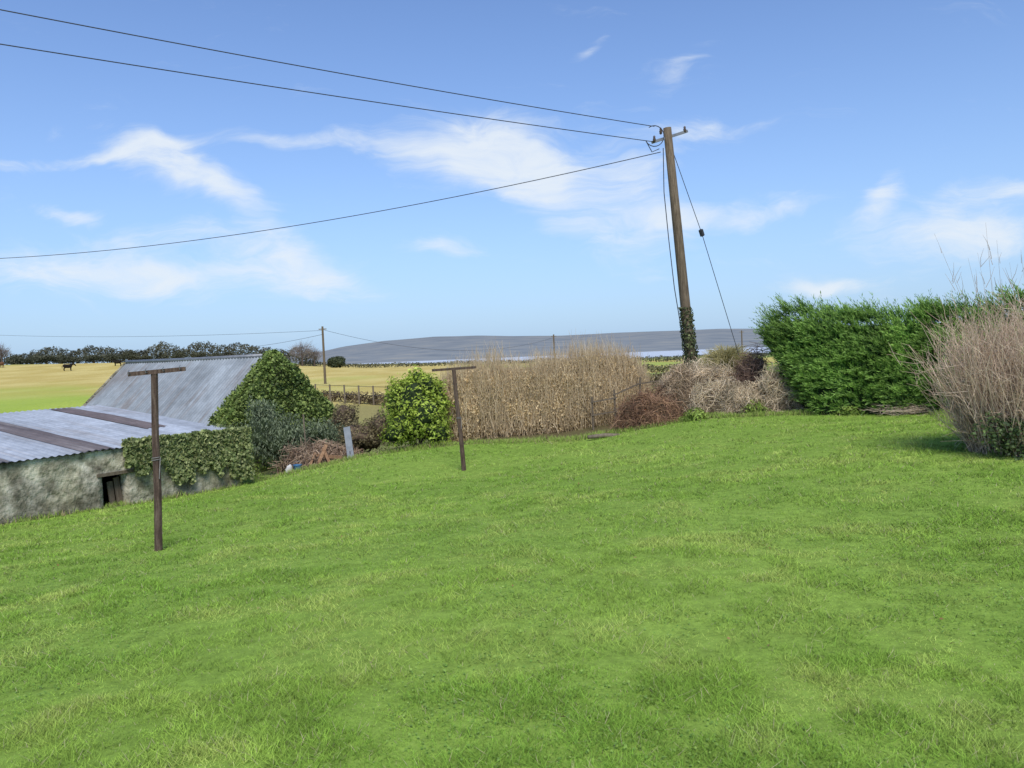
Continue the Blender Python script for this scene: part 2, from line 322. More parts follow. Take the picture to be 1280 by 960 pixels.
# ---------------------------------------------------------------- lawn grass (uncountable)
Vs=[];Ts=[]
def lawncol(x,y,n):
    p=fbm(x*.55,y*.35,11); q=fbm(x*2.2,y*2.2,12); s=fbm(x*.18+y*.1,y*.22,13); u=fbm(x*7,y*7,15,3)
    c=mixc((.215,.375,.05),(.32,.475,.08),sst(.3,.7,p*.4+q*.6))
    k=.5*sst(.52,.70,q)[:,None]; c=c*(1-k)+np.array((.47,.54,.15))*k
    dk=sst(.52,.68,fbm(x*1.1+9,y*1.1,17))[:,None]*.25; c=c*(1-dk)+np.array((.15,.30,.04))*dk
    return c*((.97+.1*s)*(.70+.62*u))[:,None]*rng.uniform(.55,1.5,(n,1))
for d0,d1,n in ((2.1,4,150000),(4,7,135000),(7,11,110000),(11,15,80000),(15,20,60000)):
    y=np.sqrt(rng.uniform(d0*d0,d1*d1,n)); x=rng.uniform(-1,1,n)*(y*.74+.6); k=inpoly(x,y,lawn); x=x[k];y=y[k];n=len(x)
    z=H(x,y)+(fbm(x*.8,y*.8,5)-.5)*.05*sst(3,5,np.hypot(x,y)); d=np.hypot(x,y)
    tuft=sst(.3,.7,fbm(x*4,y*4,21,3)); h=rng.uniform(.010,.030,n)*(.5+1.2*tuft)*(1+.02*d)
    ww=np.maximum(.0038,d*.00085)*rng.uniform(.7,1.3,n); a=rng.uniform(0,6.283,n); sd=np.stack([np.cos(a),np.sin(a),0*a],-1)
    ln=rng.normal(size=(n,2))*.9; tip=np.stack([ln[:,0]*h,ln[:,1]*h,h],-1); b=np.stack([x,y,z-.004],-1)
    Vs.append(np.stack([b-sd*ww[:,None]/2,b+sd*ww[:,None]/2,b+tip],1).reshape(-1,3))
    c=lawncol(x,y,n); dead=rng.random(n)<.04; c[dead]=np.array((.58,.53,.31))*rng.uniform(.6,1.1,(dead.sum(),1))
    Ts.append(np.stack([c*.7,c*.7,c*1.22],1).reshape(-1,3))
V=np.concatenate(Vs); T=np.concatenate(Ts)
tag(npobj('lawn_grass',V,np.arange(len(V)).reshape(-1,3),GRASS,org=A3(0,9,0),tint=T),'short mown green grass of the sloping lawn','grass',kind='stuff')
n=24000; y=np.sqrt(rng.uniform(2.2**2,9**2,n)); x=rng.uniform(-1,1,n)*(y*.72+.4); k=inpoly(x,y,lawn)&(fbm(x*1.1+9,y*1.1,17)>.5); x=x[k];y=y[k];n=len(x)
C=np.stack([x,y,H(x,y)+(fbm(x*.8,y*.8,5)-.5)*.05*sst(3,5,np.hypot(x,y))+rng.uniform(.008,.020,n)],-1); V,Fc=leafs(C,rng.uniform(.010,.019,n),np.tile(UP,(n,1)),asp=.9,jit=.35)
tag(npobj('lawn_clover',V,Fc,LEAF,org=A3(0,5,0),tint=rep(mixc((.16,.30,.05),(.30,.44,.09),rng.random(n)),4)),'dark green clover and small weeds spread through the near lawn','clover',kind='stuff')
n=45; y=rng.uniform(3.2,12,n); x=rng.uniform(-1,1,n)*y*.66; C=np.stack([x,y,H(x,y)+.02],-1); k=inpoly(x,y,lawn); C=C[k]; n=len(C)
V,Fc=leafs(C,rng.uniform(.015,.035,n),np.tile(UP,(n,1)),asp=.6,jit=.5)
tag(npobj('fallen_leaves',V,Fc,LEAF,org=A3(0,5,0),tint=rep(mixc((.3,.13,.06),(.4,.28,.13),rng.random(n)),4)),'small brown fallen leaves scattered over the lawn','leaves',kind='stuff')
edge=np.array([P(*t)[:2] for t in [(0,655,13),(298,608,16.9),(335,603,19),(440,575,19),(500,563,19.2),(600,553,19.2),(740,546,18.6),(870,520,18.2),(1000,516,17.6),(1180,510,16.6),(1240,548,11.2),(1275,565,9.6)]])
f,L_=pathfn(edge); n=28000; t=rng.random(n); c,_,nr2=f(t); b=c+nr2*(rng.normal(size=(n,1))*.14-.06); b[:,2]=H(b[:,0],b[:,1])-.01
h=rng.uniform(.04,.16,n)*(.35+1.1*fbm(b[:,0]*1.5,b[:,1]*1.5,31)); a=rng.uniform(0,6.283,n); sd=np.stack([np.cos(a),np.sin(a),0*a],-1)*(.009*rng.uniform(.6,1.4,n))[:,None]
tip=np.stack([rng.normal(size=n)*.4*h,rng.normal(size=n)*.4*h,h],-1); V=np.stack([b-sd,b+sd,b+tip],1).reshape(-1,3)
c=mixc((.20,.33,.05),(.34,.46,.10),rng.random(n)); k=rng.random(n)<.15; c[k]=(.42,.36,.19)
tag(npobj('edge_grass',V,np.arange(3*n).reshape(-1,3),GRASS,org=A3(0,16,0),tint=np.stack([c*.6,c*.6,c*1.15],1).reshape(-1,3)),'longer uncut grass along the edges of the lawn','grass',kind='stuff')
# ---------------------------------------------------------------- buildings
def wallgrid(p0,p1,z0,z1,thick,nu,nv,hole=None,amp=.03,seed=0):
    """outer face p0->p1, outward normal = right of travel"""
    p0=np.array(p0,float);p1=np.array(p1,float); d=p1-p0; Lw=np.hypot(*d); d/=Lw; nn=np.array([d[1],-d[0]])
    V=[];occ=np.ones((nu,nv),bool); T=[]
    for lay in (0,1):
        for i in range(nu+1):
            for j in range(nv+1):
                u=Lw*i/nu; a=z0; b=z1(u) if callable(z1) else z1; z=a+(b-a)*j/nv
                o=(amp*(float(fbm(u*1.6,z*1.6+3,seed))-.5)*2 if lay==0 else -thick)
                q=p0+d*u+nn*o; V.append([q[0],q[1],z])
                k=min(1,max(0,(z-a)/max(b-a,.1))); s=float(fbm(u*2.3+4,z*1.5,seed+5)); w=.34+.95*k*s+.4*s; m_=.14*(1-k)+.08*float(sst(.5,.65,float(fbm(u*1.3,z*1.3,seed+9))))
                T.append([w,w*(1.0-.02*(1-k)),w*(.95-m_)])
    if hole:
        for i in range(nu):
            for j in range(nv):
                u=Lw*(i+.5)/nu; z=z0+((z1(u) if callable(z1) else z1)-z0)*(j+.5)/nv
                if hole[0]<u<hole[1] and hole[2]<z<hole[3]: occ[i,j]=False
    o=(nu+1)*(nv+1); ix=lambda i,j,l:l*o+i*(nv+1)+j; Fc=[]
    g=lambda i,j: 0<=i<nu and 0<=j<nv and occ[i,j]
    for i in range(nu):
        for j in range(nv):
            if not occ[i,j]: continue
            Fc.append((ix(i,j,0),ix(i+1,j,0),ix(i+1,j+1,0),ix(i,j+1,0))); Fc.append((ix(i,j,1),ix(i,j+1,1),ix(i+1,j+1,1),ix(i+1,j,1)))
            if not g(i-1,j): Fc.append((ix(i,j,0),ix(i,j+1,0),ix(i,j+1,1),ix(i,j,1)))
            if not g(i+1,j): Fc.append((ix(i+1,j,0),ix(i+1,j,1),ix(i+1,j+1,1),ix(i+1,j+1,0)))
            if not g(i,j-1): Fc.append((ix(i,j,0),ix(i,j,1),ix(i+1,j,1),ix(i+1,j,0)))
            if not g(i,j+1): Fc.append((ix(i,j+1,0),ix(i+1,j+1,0),ix(i+1,j+1,1),ix(i,j+1,1)))
    return V,Fc,T
def walls(name,lst,mt,parent):
    V=[];Fc=[];T=[]
    for v,f_,t in lst:
        b=len(V); V+=v; T+=t; Fc+=[tuple(b+q for q in x) for x in f_]
    return npobj(name,V,Fc,mt,parent,tint=np.array(T))
def corr(name,e0,e1,r0,r1,mt,parent,colfn,pitch=.11,amp=.017,nv=14,s0=0.,sag=.02,seed=0,vr=(0.,1.),lift=0.):
    e0,e1,r0,r1=[np.array(q,float) for q in (e0,e1,r0,r1)]; Lw=np.linalg.norm(e1-e0); nu=int(Lw/pitch*6)
    U_,V_=np.meshgrid(np.linspace(0,1,nu+1),np.linspace(0,1,nv+1),indexing='ij'); nrm=nz(np.cross(e1-e0,r0-e0)); nrm=nrm if nrm[2]>0 else -nrm
    p=(e0+(e1-e0)*U_[...,None])*(1-V_[...,None])+(r0+(r1-r0)*U_[...,None])*V_[...,None]
    u=U_*Lw+s0; vv=vr[0]+(vr[1]-vr[0])*V_; off=lift+amp*np.cos(u/pitch*2*math.pi)+sag*(fbm(u*.6,vv*3,seed)-.5)*2
    p=p+nrm*off[...,None]; i,j=np.meshgrid(np.arange(nu),np.arange(nv),indexing='ij')
    Fc=np.stack([i*(nv+1)+j,(i+1)*(nv+1)+j,(i+1)*(nv+1)+j+1,i*(nv+1)+j+1],-1).reshape(-1,4)
    return npobj(name,p.reshape(-1,3),Fc,mt,parent,tint=colfn(u.ravel(),vv.ravel()),smooth=True)
def tincol(base,rust,seed,ra=.5):
    def f(u,v):
        sh=hsh(np.floor(u/.66),np.floor(v*2.2),seed); st=fbm(u*9,v*1.6,seed+1); b=fbm(u*.9,v*2.5,seed+2)
        c=np.array(base)*(.8+.3*sh+.35*(st-.5))[:,None]; k=(sst(.5,.72,st*.55+b*.45)*ra)[:,None]
        return c*(1-k)+np.array(rust)*k
    return f
Cn=A3(-6.05,16.9,0); b_=A3(.557,.83,0); b_=b_/np.linalg.norm(b_); a_=A3(-b_[1],b_[0],0)   # b_: away along the wall; a_: towards the left rear
ze=EYE-1.5; zr=EYE-.97; Wd=5.9; Ln=9.; zb=EYE-3.3
shed=thing('low_shed',[Cn[0]-2,Cn[1]-2,ze-1.2],'low whitewashed stone shed with a shallow grey tin roof at the left','shed')
e_far=Cn; e_near=Cn-b_*Ln; r_far=Cn+a_*Wd; r_near=r_far-b_*Ln
hs_=(Ln-3.05,Ln-2.5,EYE-2.6,EYE-2.02)
wl=[wallgrid(e_near[:2],e_far[:2],zb,ze-.03,.4,110,26,hole=hs_,seed=2,amp=.045),
    wallgrid(e_far[:2],r_far[:2],zb,lambda u:ze-.03+(zr-ze)*u/Wd,.4,30,8,seed=4),
    wallgrid(r_far[:2],r_near[:2],zb,zr-.03,.4,20,4,seed=6),
    wallgrid(r_near[:2],e_near[:2],zb,lambda u:zr-.03+(ze-zr)*u/Wd,.4,20,4,seed=7)]
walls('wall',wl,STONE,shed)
ov=-a_*.09
z3=lambda p,z:A3(p[0],p[1],z)
roof=corr('roof',z3(e_near+ov,ze-.01),z3(e_far+ov+b_*.12,ze-.01),z3(r_near,zr+.03),z3(r_far+b_*.12,zr+.03),TIN,shed,tincol((.40,.435,.475),(.27,.25,.235),3,.6),pitch=.13,nv=40,amp=.012)
def sheet(sa,sb,v0,v1,colf,lab):
    def at(s,v): 
        q=(e_far-b_*s+ov)*(1-v)+(r_far-b_*s)*v; return A3(q[0],q[1],(ze-.01)*(1-v)+(zr+.03)*v)
    o=corr('roof_sheet',at(sb,v0),at(sa,v0),at(sb,v1),at(sa,v1),TIN,roof,colf,pitch=.13,nv=24,sag=.02,amp=.012,s0=Ln-sb,vr=(v0,v1),lift=.012); o['label']=lab
sheet(.62,1.2,.28,.98,tincol((.15,.12,.11),(.25,.22,.205),11,.7),'dark rusted sheet near the far end of the roof')
sheet(2.8,3.35,.0,.8,tincol((.145,.12,.113),(.26,.235,.22),13,.7),'dark weathered sheet in the middle of the roof')
sheet(4.6,5.1,.0,.98,tincol((.2,.185,.18),(.28,.26,.25),15,.7),'dull brown sheet near the edge of the picture')
pw=lambda s,z,o=0:z3(e_far-b_*s-a_*o,z)
d_=MB()
for k in range(2): d_.bar(pw(2.60+.13*k,EYE-2.6,-.2-.02*k),pw(2.63+.13*k,EYE-2.1-.06*k,-.24),.025,.11,up=b_)
d_.build('hatch_door',WOODF,shed); MB().bar(pw(2.42,EYE-1.985,-.02),pw(3.12,EYE-1.985,-.02),.12,.06).build('lintel',WOODF,shed)
# --- stone barn behind
Rg=A3(*P(340,446,24.)); hw=2.7; drop=2.45; Lb=8.; zR=Rg[2]; zE=zR-drop; zB=EYE-3.9
R2=Rg+a_*Lb
barn=thing('stone_barn',[Rg[0]-2,Rg[1]+1,zB+.6],'old stone barn with a steep grey corrugated roof and ivy on its gable','barn')
gz=lambda u:zE+drop*(1-abs(u-hw)/hw)-.04
f0,f1=Rg-b_*hw,Rg+b_*hw; k0,k1=R2-b_*hw,R2+b_*hw
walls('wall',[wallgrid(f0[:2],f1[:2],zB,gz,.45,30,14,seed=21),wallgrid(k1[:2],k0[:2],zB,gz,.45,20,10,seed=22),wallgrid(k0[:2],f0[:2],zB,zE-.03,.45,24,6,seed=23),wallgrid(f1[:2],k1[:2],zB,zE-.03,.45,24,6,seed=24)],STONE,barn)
og=-a_*.12
def rs(sgn,name,seed):
    e0=k0 if sgn<0 else k1; e1=f0 if sgn<0 else f1; x=b_*sgn*.15
    return corr(name,z3(e0-og+x,zE-.13),z3(e1+og+x,zE-.13),z3(R2-og,zR+.03),z3(Rg+og,zR+.03),TIN,barn,tincol((.255,.285,.305),(.17,.155,.145),seed,.8),pitch=.15,nv=26,amp=.022,seed=seed)
rf=rs(-1,'roof_slope',31); rs(1,'roof_slope',33)
MB().tube([z3(R2-og,zR+.05),z3((Rg+R2)/2,zR+.03),z3(Rg+og,zR+.05)],.07,8).build('ridge_cap',METAL,barn,smooth=True)
cp_=MB(); e_=R2+a_*.16; n_=9
for k in range(n_):
    u0=k/n_; u1=(k+.94)/n_; cp_.bar(z3(e_-b_*hw*(1-u0),zE+drop*u0-.02+.03*random.random()),z3(e_-b_*hw*(1-u1),zE+drop*u1-.01),.14,.12,up=a_)
cpo=cp_.build('gable_coping',STONE,barn)
at_=cpo.data.attributes.new('tint','FLOAT_COLOR','POINT'); at_.data.foreach_set('color',np.tile((.7,.67,.58,1),len(cpo.data.vertices)).astype(np.float32))
# ---------------------------------------------------------------- ivy
def ivy(name,C,nr,size,c0,c1,label,cat='ivy',dr=0.,parent=None):
    n=len(C); ax=nz(rng.normal(size=(n,3))*.5-UP*dr) if dr else None
    V,Fc=leafs(C,size,nr,ax=ax,asp=.8,jit=.5); dep=rng.uniform(.55,1.25,(n,1))*(.65+.7*fbm(C[:,0]*2.2+C[:,1],C[:,2]*2.2,77))[:,None]
    return tag(npobj(name,V,Fc,LEAF,parent=parent,tint=rep(mixc(c0,c1,rng.random(n)**1.5)*dep,4)),label,cat)
n=9000; s=rng.uniform(-.25,2.62,n); top=ze+.07+.10*fbm(s*2,s*0,3); lo=H(Cn[0]-b_[0]*s-a_[0]*.2,Cn[1]-b_[1]*s)+.12+.75*sst(.45,.7,fbm(s*2.1,s*0+4,41))*sst(-.2,.6,s)
lo=np.where(s>2.1,np.maximum(lo,ze-.62+.1*rng.random(n)),lo); q=rng.random(n)**.8; z=lo+(top-lo)*q
bu=.06+.26*fbm(s*1.8,z*1.8,43)*(1-.4*q)
bu=bu*rng.uniform(.35,1.1,n); C=(Cn-b_*s[:,None]-a_*(bu)[:,None]); C=np.stack([C[:,0],C[:,1],z],-1)
m=1500; s2=rng.uniform(0,1.3,m); C2=Cn+a_*s2[:,None]+b_*rng.uniform(.05,.3,m)[:,None]; C2=np.stack([C2[:,0],C2[:,1],ze+.05+.07*s2-rng.random(m)*(1.-.4*s2)],-1)
C=np.concatenate([C,C2]); nr=np.concatenate([np.tile(-a_+UP*.4,(n,1)),np.tile(b_+UP*.4,(m,1))])
ivy('wall_ivy',C,nr,rng.uniform(.045,.10,n+m),(.14,.19,.06),(.50,.53,.23),'pale green ivy hanging over the end of the low shed wall',dr=.5)
n=16000; s=rng.uniform(-hw*1.0,hw*1.0,n); zt=zE+drop*(1-np.abs(s)/hw)+.2; q=rng.random(n)**.7; lo=np.where(s<-1.2+.2*rng.normal(size=n),zE+.1,zE-1.0); z=lo+(np.maximum(zt,lo+.1)-lo)*q
bu=(.06+.45*fbm(s*1.5,z*1.5,51))*rng.uniform(.3,1.05,n); C=Rg+b_*s[:,None]-a_*(bu+.15)[:,None]; C=np.stack([C[:,0],C[:,1],z],-1)
m=6500; s2=rng.uniform(-hw*.8,hw,m); o2=rng.uniform(0,1,m)**2*(.15+.55*fbm(s2*2,s2*0,52))-.18; C2=Rg+b_*s2[:,None]+a_*o2[:,None]; C2=np.stack([C2[:,0],C2[:,1],zE+drop*(1-np.abs(s2)/hw)+rng.uniform(.05,.24,m)],-1)
ivy('barn_ivy',np.concatenate([C,C2]),np.concatenate([np.tile(-a_+UP*.35,(n,1)),np.tile(UP*1.-a_*.3,(m,1))]),rng.uniform(.06,.12,n+m),(.10,.16,.035),(.36,.45,.12),'mid green ivy covering the gable of the stone barn',dr=.3)
def shrub(name,blobs,n,size,c0,c1,label,cat='shrub',dr=0.,asp=.5,core=CORE,seed=1,stem=True,inner=.55,amp=.25,group=None,csc=.72):
    base=np.array(blobs[0][0],float).copy(); base[2]=float(H(base[0],base[1])); t=thing(name,base,label,cat,group)
    Cs=[];Ns=[];Ks=[]; tv=sum(np.prod(b[1])**.67 for b in blobs)
    for k,(c,r) in enumerate(blobs):
        m=int(n*np.prod(r)**.67/tv); p,d,kk=ball(m,c,r,seed+k,amp,inner); Cs.append(p);Ns.append(d);Ks.append(kk)
    C=np.concatenate(Cs);Nn=np.concatenate(Ns);K=np.concatenate(Ks); gz_=H(C[:,0],C[:,1]); ok=C[:,2]>gz_; C=C[ok];Nn=Nn[ok];K=K[ok]; m=len(C)
    ax=nz(rng.normal(size=(m,3))*.55-UP*dr+Nn*.3) if dr else None
    V,Fc=leafs(C,rng.uniform(size*.6,size*1.3,m),Nn+UP*.4,ax=ax,asp=asp,jit=.7)
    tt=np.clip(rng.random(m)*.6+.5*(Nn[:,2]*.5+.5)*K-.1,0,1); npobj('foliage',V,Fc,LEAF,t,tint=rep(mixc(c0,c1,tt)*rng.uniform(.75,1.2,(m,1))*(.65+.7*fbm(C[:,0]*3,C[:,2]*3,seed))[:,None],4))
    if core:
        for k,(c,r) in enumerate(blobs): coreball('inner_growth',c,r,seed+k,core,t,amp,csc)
    if stem:
        for k,(c,r) in enumerate(blobs):
            g0=np.array(base)+A3(random.uniform(-.1,.1),random.uniform(-.1,.1),-.05); MB().tube([g0,(g0+np.array(c))/2+A3(random.uniform(-.1,.1),0,0),np.array(c)+rv(1)[0]*np.array(r)*.4],[.035,.025,.01],6).build('stem',BARK,t)
    return t
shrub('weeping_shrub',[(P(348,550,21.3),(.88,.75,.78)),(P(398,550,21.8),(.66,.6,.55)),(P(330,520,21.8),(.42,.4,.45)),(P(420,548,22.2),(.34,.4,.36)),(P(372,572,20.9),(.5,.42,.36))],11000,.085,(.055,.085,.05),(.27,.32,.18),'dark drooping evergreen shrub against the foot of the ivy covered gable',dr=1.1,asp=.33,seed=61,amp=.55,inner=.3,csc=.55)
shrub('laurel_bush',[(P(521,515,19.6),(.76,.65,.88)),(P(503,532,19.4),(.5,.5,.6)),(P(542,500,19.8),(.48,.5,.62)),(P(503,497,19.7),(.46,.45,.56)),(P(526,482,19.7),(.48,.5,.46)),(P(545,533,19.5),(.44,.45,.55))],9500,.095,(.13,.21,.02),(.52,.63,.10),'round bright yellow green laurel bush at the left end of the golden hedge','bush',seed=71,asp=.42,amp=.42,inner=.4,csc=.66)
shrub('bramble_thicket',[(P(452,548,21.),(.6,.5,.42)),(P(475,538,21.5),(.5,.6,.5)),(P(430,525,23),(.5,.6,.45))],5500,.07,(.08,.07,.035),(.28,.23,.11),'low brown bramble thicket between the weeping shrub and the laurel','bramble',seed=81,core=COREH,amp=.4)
# ---------------------------------------------------------------- golden hedge
hp=[P(556,548,20.6)[:2],P(640,545,20.8)[:2],P(720,540,21.)[:2],P(805,530,21.8)[:2]]
hf=lambda t:(1.80+.18*(fbm(t*7,t*0+1,61)-.5)*2+.2*(fbm(t*28,t*0+1,62)-.5)*2-t*.10)*(1-.25*sst(.82,1.,t))
gh=thing('beech_hedge',HP(680,545,20.8),'long golden tan hedge of dry leaves and upright twigs','hedge')
n=46000; t=rng.random(n); ph=np.abs(rng.normal(size=n))*.85; ph=np.clip(ph,0,2.6); p,Nn=hedge(hp,.75,hf,t,ph,91,amp=.26); p=p-Nn*(rng.random(n)**2*.4)[:,None]+rng.normal(size=(n,3))*.045
ax=nz(rng.normal(size=(n,3))*.6+UP*.8); V,Fc=leafs(p,rng.uniform(.045,.09,n),Nn,ax=ax,asp=.38,jit=.7)
c=mixc((.48,.35,.17),(.86,.69,.41),rng.random(n))*(.55+.85*fbm(t*22,p[:,2]*1.8,65))[:,None]
npobj('foliage',V,Fc,LEAF,gh,tint=rep(c,4)); hedgecore('inner_growth',hp,.75,hf,91,COREB,gh,.7,.26)
n=9500; t=rng.random(n); p,Nn=hedge(hp,.75,hf,t,rng.uniform(.1,2.4,n),91,amp=.26); p1=p+UP*(rng.uniform(.02,.55,(n,1))*(.2+1.4*fbm(t*30,t*0,8))[:,None])+rng.normal(size=(n,3))*.11; p0=p-UP*rng.uniform(.2,.7,(n,1))+rng.normal(size=(n,3))*.06
V,Fc=twig(p0,p1,rng.uniform(.0035,.007,n),.09); npobj('twigs',V,Fc,TWIG,gh,tint=rep(mixc((.36,.26,.15),(.76,.61,.39),rng.random(n)),9))
# ---------------------------------------------------------------- conifer hedge
cp=[P(1005,515,18.4)[:2],P(1070,512,17.6)[:2],P(1180,508,16.6)[:2],P(1330,520,14.6)[:2],(13.5,13.)]
ch=thing('cypress_hedge',HP(1080,512,17.5),'dense dark green cypress hedge at the right side of the lawn','hedge')
hfc=lambda t:np.interp(t,[0,.08,.3,.5,.75,1],[2.78,2.60,2.27,2.2,2.18,2.18])+.12*(fbm(t*9,t*0,66)-.5)*2+.12*(fbm(t*34,t*0,69)-.5)*2
n=6200; t=rng.random(n)**1.15; ph=np.clip(np.abs(rng.normal(size=n))*.75,0,2.4); p,Nn=hedge(cp,1.05,hfc,t,ph,95,amp=.32,k=.95,lean=1.)
ax=nz(Nn*.6+UP*.6+A3(-.55,0,0)+rng.normal(size=(n,3))*.26); ln=rng.uniform(.2,.5,n)*(1+.4*(ph>1.0)*rng.random(n))
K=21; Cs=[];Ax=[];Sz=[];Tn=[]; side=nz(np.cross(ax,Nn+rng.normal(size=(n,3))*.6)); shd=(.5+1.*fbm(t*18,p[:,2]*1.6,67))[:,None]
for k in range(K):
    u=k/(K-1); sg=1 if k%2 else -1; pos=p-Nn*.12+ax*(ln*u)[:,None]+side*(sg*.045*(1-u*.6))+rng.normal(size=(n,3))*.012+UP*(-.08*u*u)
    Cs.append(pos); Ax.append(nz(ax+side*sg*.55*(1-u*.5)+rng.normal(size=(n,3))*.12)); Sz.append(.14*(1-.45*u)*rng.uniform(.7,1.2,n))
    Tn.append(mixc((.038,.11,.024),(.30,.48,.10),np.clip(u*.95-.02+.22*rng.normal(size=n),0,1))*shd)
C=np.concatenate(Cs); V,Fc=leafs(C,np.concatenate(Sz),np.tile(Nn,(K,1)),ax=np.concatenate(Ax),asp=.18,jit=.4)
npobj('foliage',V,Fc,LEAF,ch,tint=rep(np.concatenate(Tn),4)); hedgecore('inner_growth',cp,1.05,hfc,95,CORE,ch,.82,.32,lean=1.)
# ---------------------------------------------------------------- bare shrub on the right
bc=HP(1290,568,10.1); bs=thing('bare_shrub',bc,'large leafless shrub of pale tan twigs at the right edge of the lawn','shrub')
n=2300; a=rng.uniform(0,6.283,n); r0=np.sqrt(rng.random(n))*.72; p0=np.stack([bc[0]+np.cos(a)*r0,bc[1]+np.sin(a)*r0,0*a],-1); p0[:,2]=H(p0[:,0],p0[:,1])-.03
inc=np.clip(np.abs(rng.normal(size=n))*.25,0,.75)*(.35+r0*1.0); a2=a+rng.normal(size=n)*.5; d=nz(np.stack([np.cos(a2)*np.sin(inc),np.sin(a2)*np.sin(inc),np.cos(inc)],-1)+rng.normal(size=(n,3))*.09); ln=rng.uniform(.6,2.0,n)*(1-.15*inc)
p1=p0+d*ln[:,None]+rng.normal(size=(n,3))*.09
V1,F1=twig(p0,p1,rng.uniform(.004,.008,n),.07); c1=mixc((.36,.25,.17),(.70,.54,.40),rng.random(n))
m=12500; i=rng.integers(0,n,m); u=rng.uniform(.05,1,m)[:,None]; q0=p0[i]*(1-u)+p1[i]*u; q1=q0+nz(d[i]*.8+rng.normal(size=(m,3))*.6+UP*.2)*rng.uniform(.12,.45,(m,1))
V2,F2=twig(q0,q1,rng.uniform(.0022,.0042,m),.10); c2=mixc((.42,.29,.20),(.82,.65,.48),rng.random(m))
npobj('branches',np.concatenate([V1,V2]),np.concatenate([F1,F2+len(V1)]),TWIG,bs,tint=np.concatenate([rep(c1,9),rep(c2,9)]))
tops=[(1168,292),(1232,278),(1246,300),(1210,322),(1276,312),(1190,338),(1222,316),(1262,328)]; q0=[];q1=[]
for px,py in tops:
    e=P(px,py,10.1); s_=bc+A3((e[0]-bc[0])*.45,0,.9); q0.append(s_); q1.append(e)
    for k in range(5):
        u=random.uniform(.35,.9); b0=s_*(1-u)+e*u; q0.append(b0); q1.append(b0+A3(random.uniform(-.12,.12),random.uniform(-.12,.12),random.uniform(.10,.28)))
V,Fc=twig(np.array(q0),np.array(q1),.0035,.03); npobj('shoots',V,Fc,TWIG,bs,tint=rep(np.tile((.36,.27,.20),(len(q0),1)),9))
n=2000; p,dd,kk=ball(n,P(1275,540,9.6),(.42,.3,.32),77,.45,.1); p2=p[p[:,2]>H(p[:,0],p[:,1])]
ivy('ground_ivy',p2,np.tile(A3(0,-.6,.6),(len(p2),1)),rng.uniform(.03,.06,len(p2)),(.04,.07,.025),(.16,.23,.075),'dark ivy growing in the foot of the leafless shrub')
# ---------------------------------------------------------------- brush piles
def heap(name,c,rad,n,ln,c0,c1,label,seed,rr_=.006,cat='brush pile',leaf=0,lc=None,wild=.25,sc=.8,drape=0.):
    c=np.array(c,float); c[2]=float(H(c[0],c[1])); t=thing(name,c,label,cat)
    d=rv(n); d[:,2]=np.abs(d[:,2]); p=c+d*np.array(rad)*(lump(d,seed,.5,3.5)*rng.uniform(.78,1.0,n))[:,None]
    down=nz(-UP+d*d[:,2:3]+1e-3); tang=nz(np.cross(d,rv(n))*(1-drape)+down*drape+rng.normal(size=(n,3))*wild); l=rng.uniform(.3,1,(n,1))*ln
    V,Fc=twig(p-tang*l*.5-d*.03,p+tang*l*.5-d*.03,rng.uniform(rr_*.5,rr_*1.4,n),.14); npobj('twigs',V,Fc,TWIG,t,tint=rep(mixc(c0,c1,rng.random(n))*rng.uniform(.6,1.25,(n,1))*(.45+1.1*fbm(p[:,0]*3.5,p[:,2]*3.5,seed))[:,None],9))
    coreball('heap_core',c,rad,seed,COREH,t,.5,sc)
    if leaf:
        p,dd,kk=ball(leaf,c,np.array(rad)*1.0,seed,.5,.75,3.5); ok=p[:,2]>c[2]-.1; p=p[ok];dd=dd[ok]; V,Fc=leafs(p,rng.uniform(.04,.10,len(p)),dd,asp=.3); npobj('dead_leaves',V,Fc,LEAF,t,tint=rep(mixc(*lc,rng.random(len(p)))*(.5+1.*fbm(p[:,0]*3.5,p[:,2]*3.5,seed))[:,None],4))
    return t
STRAW=((.42,.325,.20),(.84,.70,.50)); SL=((.40,.31,.19),(.74,.61,.42))
heap('brush_pile',P(888,520,19.9),(1.04,.8,1.18),5600,.75,*STRAW,'pale heap of cut twigs and dry stems at the foot of the utility pole',3,leaf=1800,lc=SL,drape=.45,sc=.84,wild=.4)
heap('brush_pile',P(985,517,18.5),(.66,.55,.84),4200,.6,*STRAW,'tan heap of dry stems beside the left end of the cypress hedge',13,leaf=1300,lc=SL,drape=.5,sc=.84,wild=.35)
heap('bramble_heap',P(936,500,19.5),(.56,.45,1.10),2600,.65,(.13,.08,.06),(.38,.26,.19),'dark purplish brown tangle of brambles on top of the pale brush',17,leaf=900,lc=((.13,.085,.06),(.32,.21,.15)),cat='brambles',wild=.55,sc=.75)
heap('brush_pile',P(928,522,18.7),(1.0,.45,.78),4800,.6,*STRAW,'low pale heap of dry stems in front of the dark brambles',41,leaf=1400,lc=SL,wild=.4,drape=.5,sc=.84)
heap('brush_pile',P(808,537,18.8),(.80,.5,.66),3400,.65,(.18,.095,.06),(.50,.31,.19),'reddish brown pile of dead branches next to the golden hedge',23,leaf=1600,lc=((.18,.10,.06),(.44,.27,.15)),wild=.5,sc=.82)
heap('brush_pile',P(850,524,19.2),(.56,.45,.90),3200,.65,(.32,.225,.14),(.70,.55,.38),'brown and tan heap of branches between the reddish pile and the pole',37,leaf=1200,lc=((.30,.2,.125),(.58,.44,.29)),wild=.45,drape=.4,sc=.82)
heap('soil_heap',P(408,583,20.2),(1.3,.6,.5),1900,.65,(.19,.12,.08),(.54,.40,.28),'low heap of soil and broken wood in front of the weeping shrub',29,leaf=900,lc=((.18,.11,.07),(.32,.24,.14)),cat='rubble heap',wild=.7,rr_=.010)
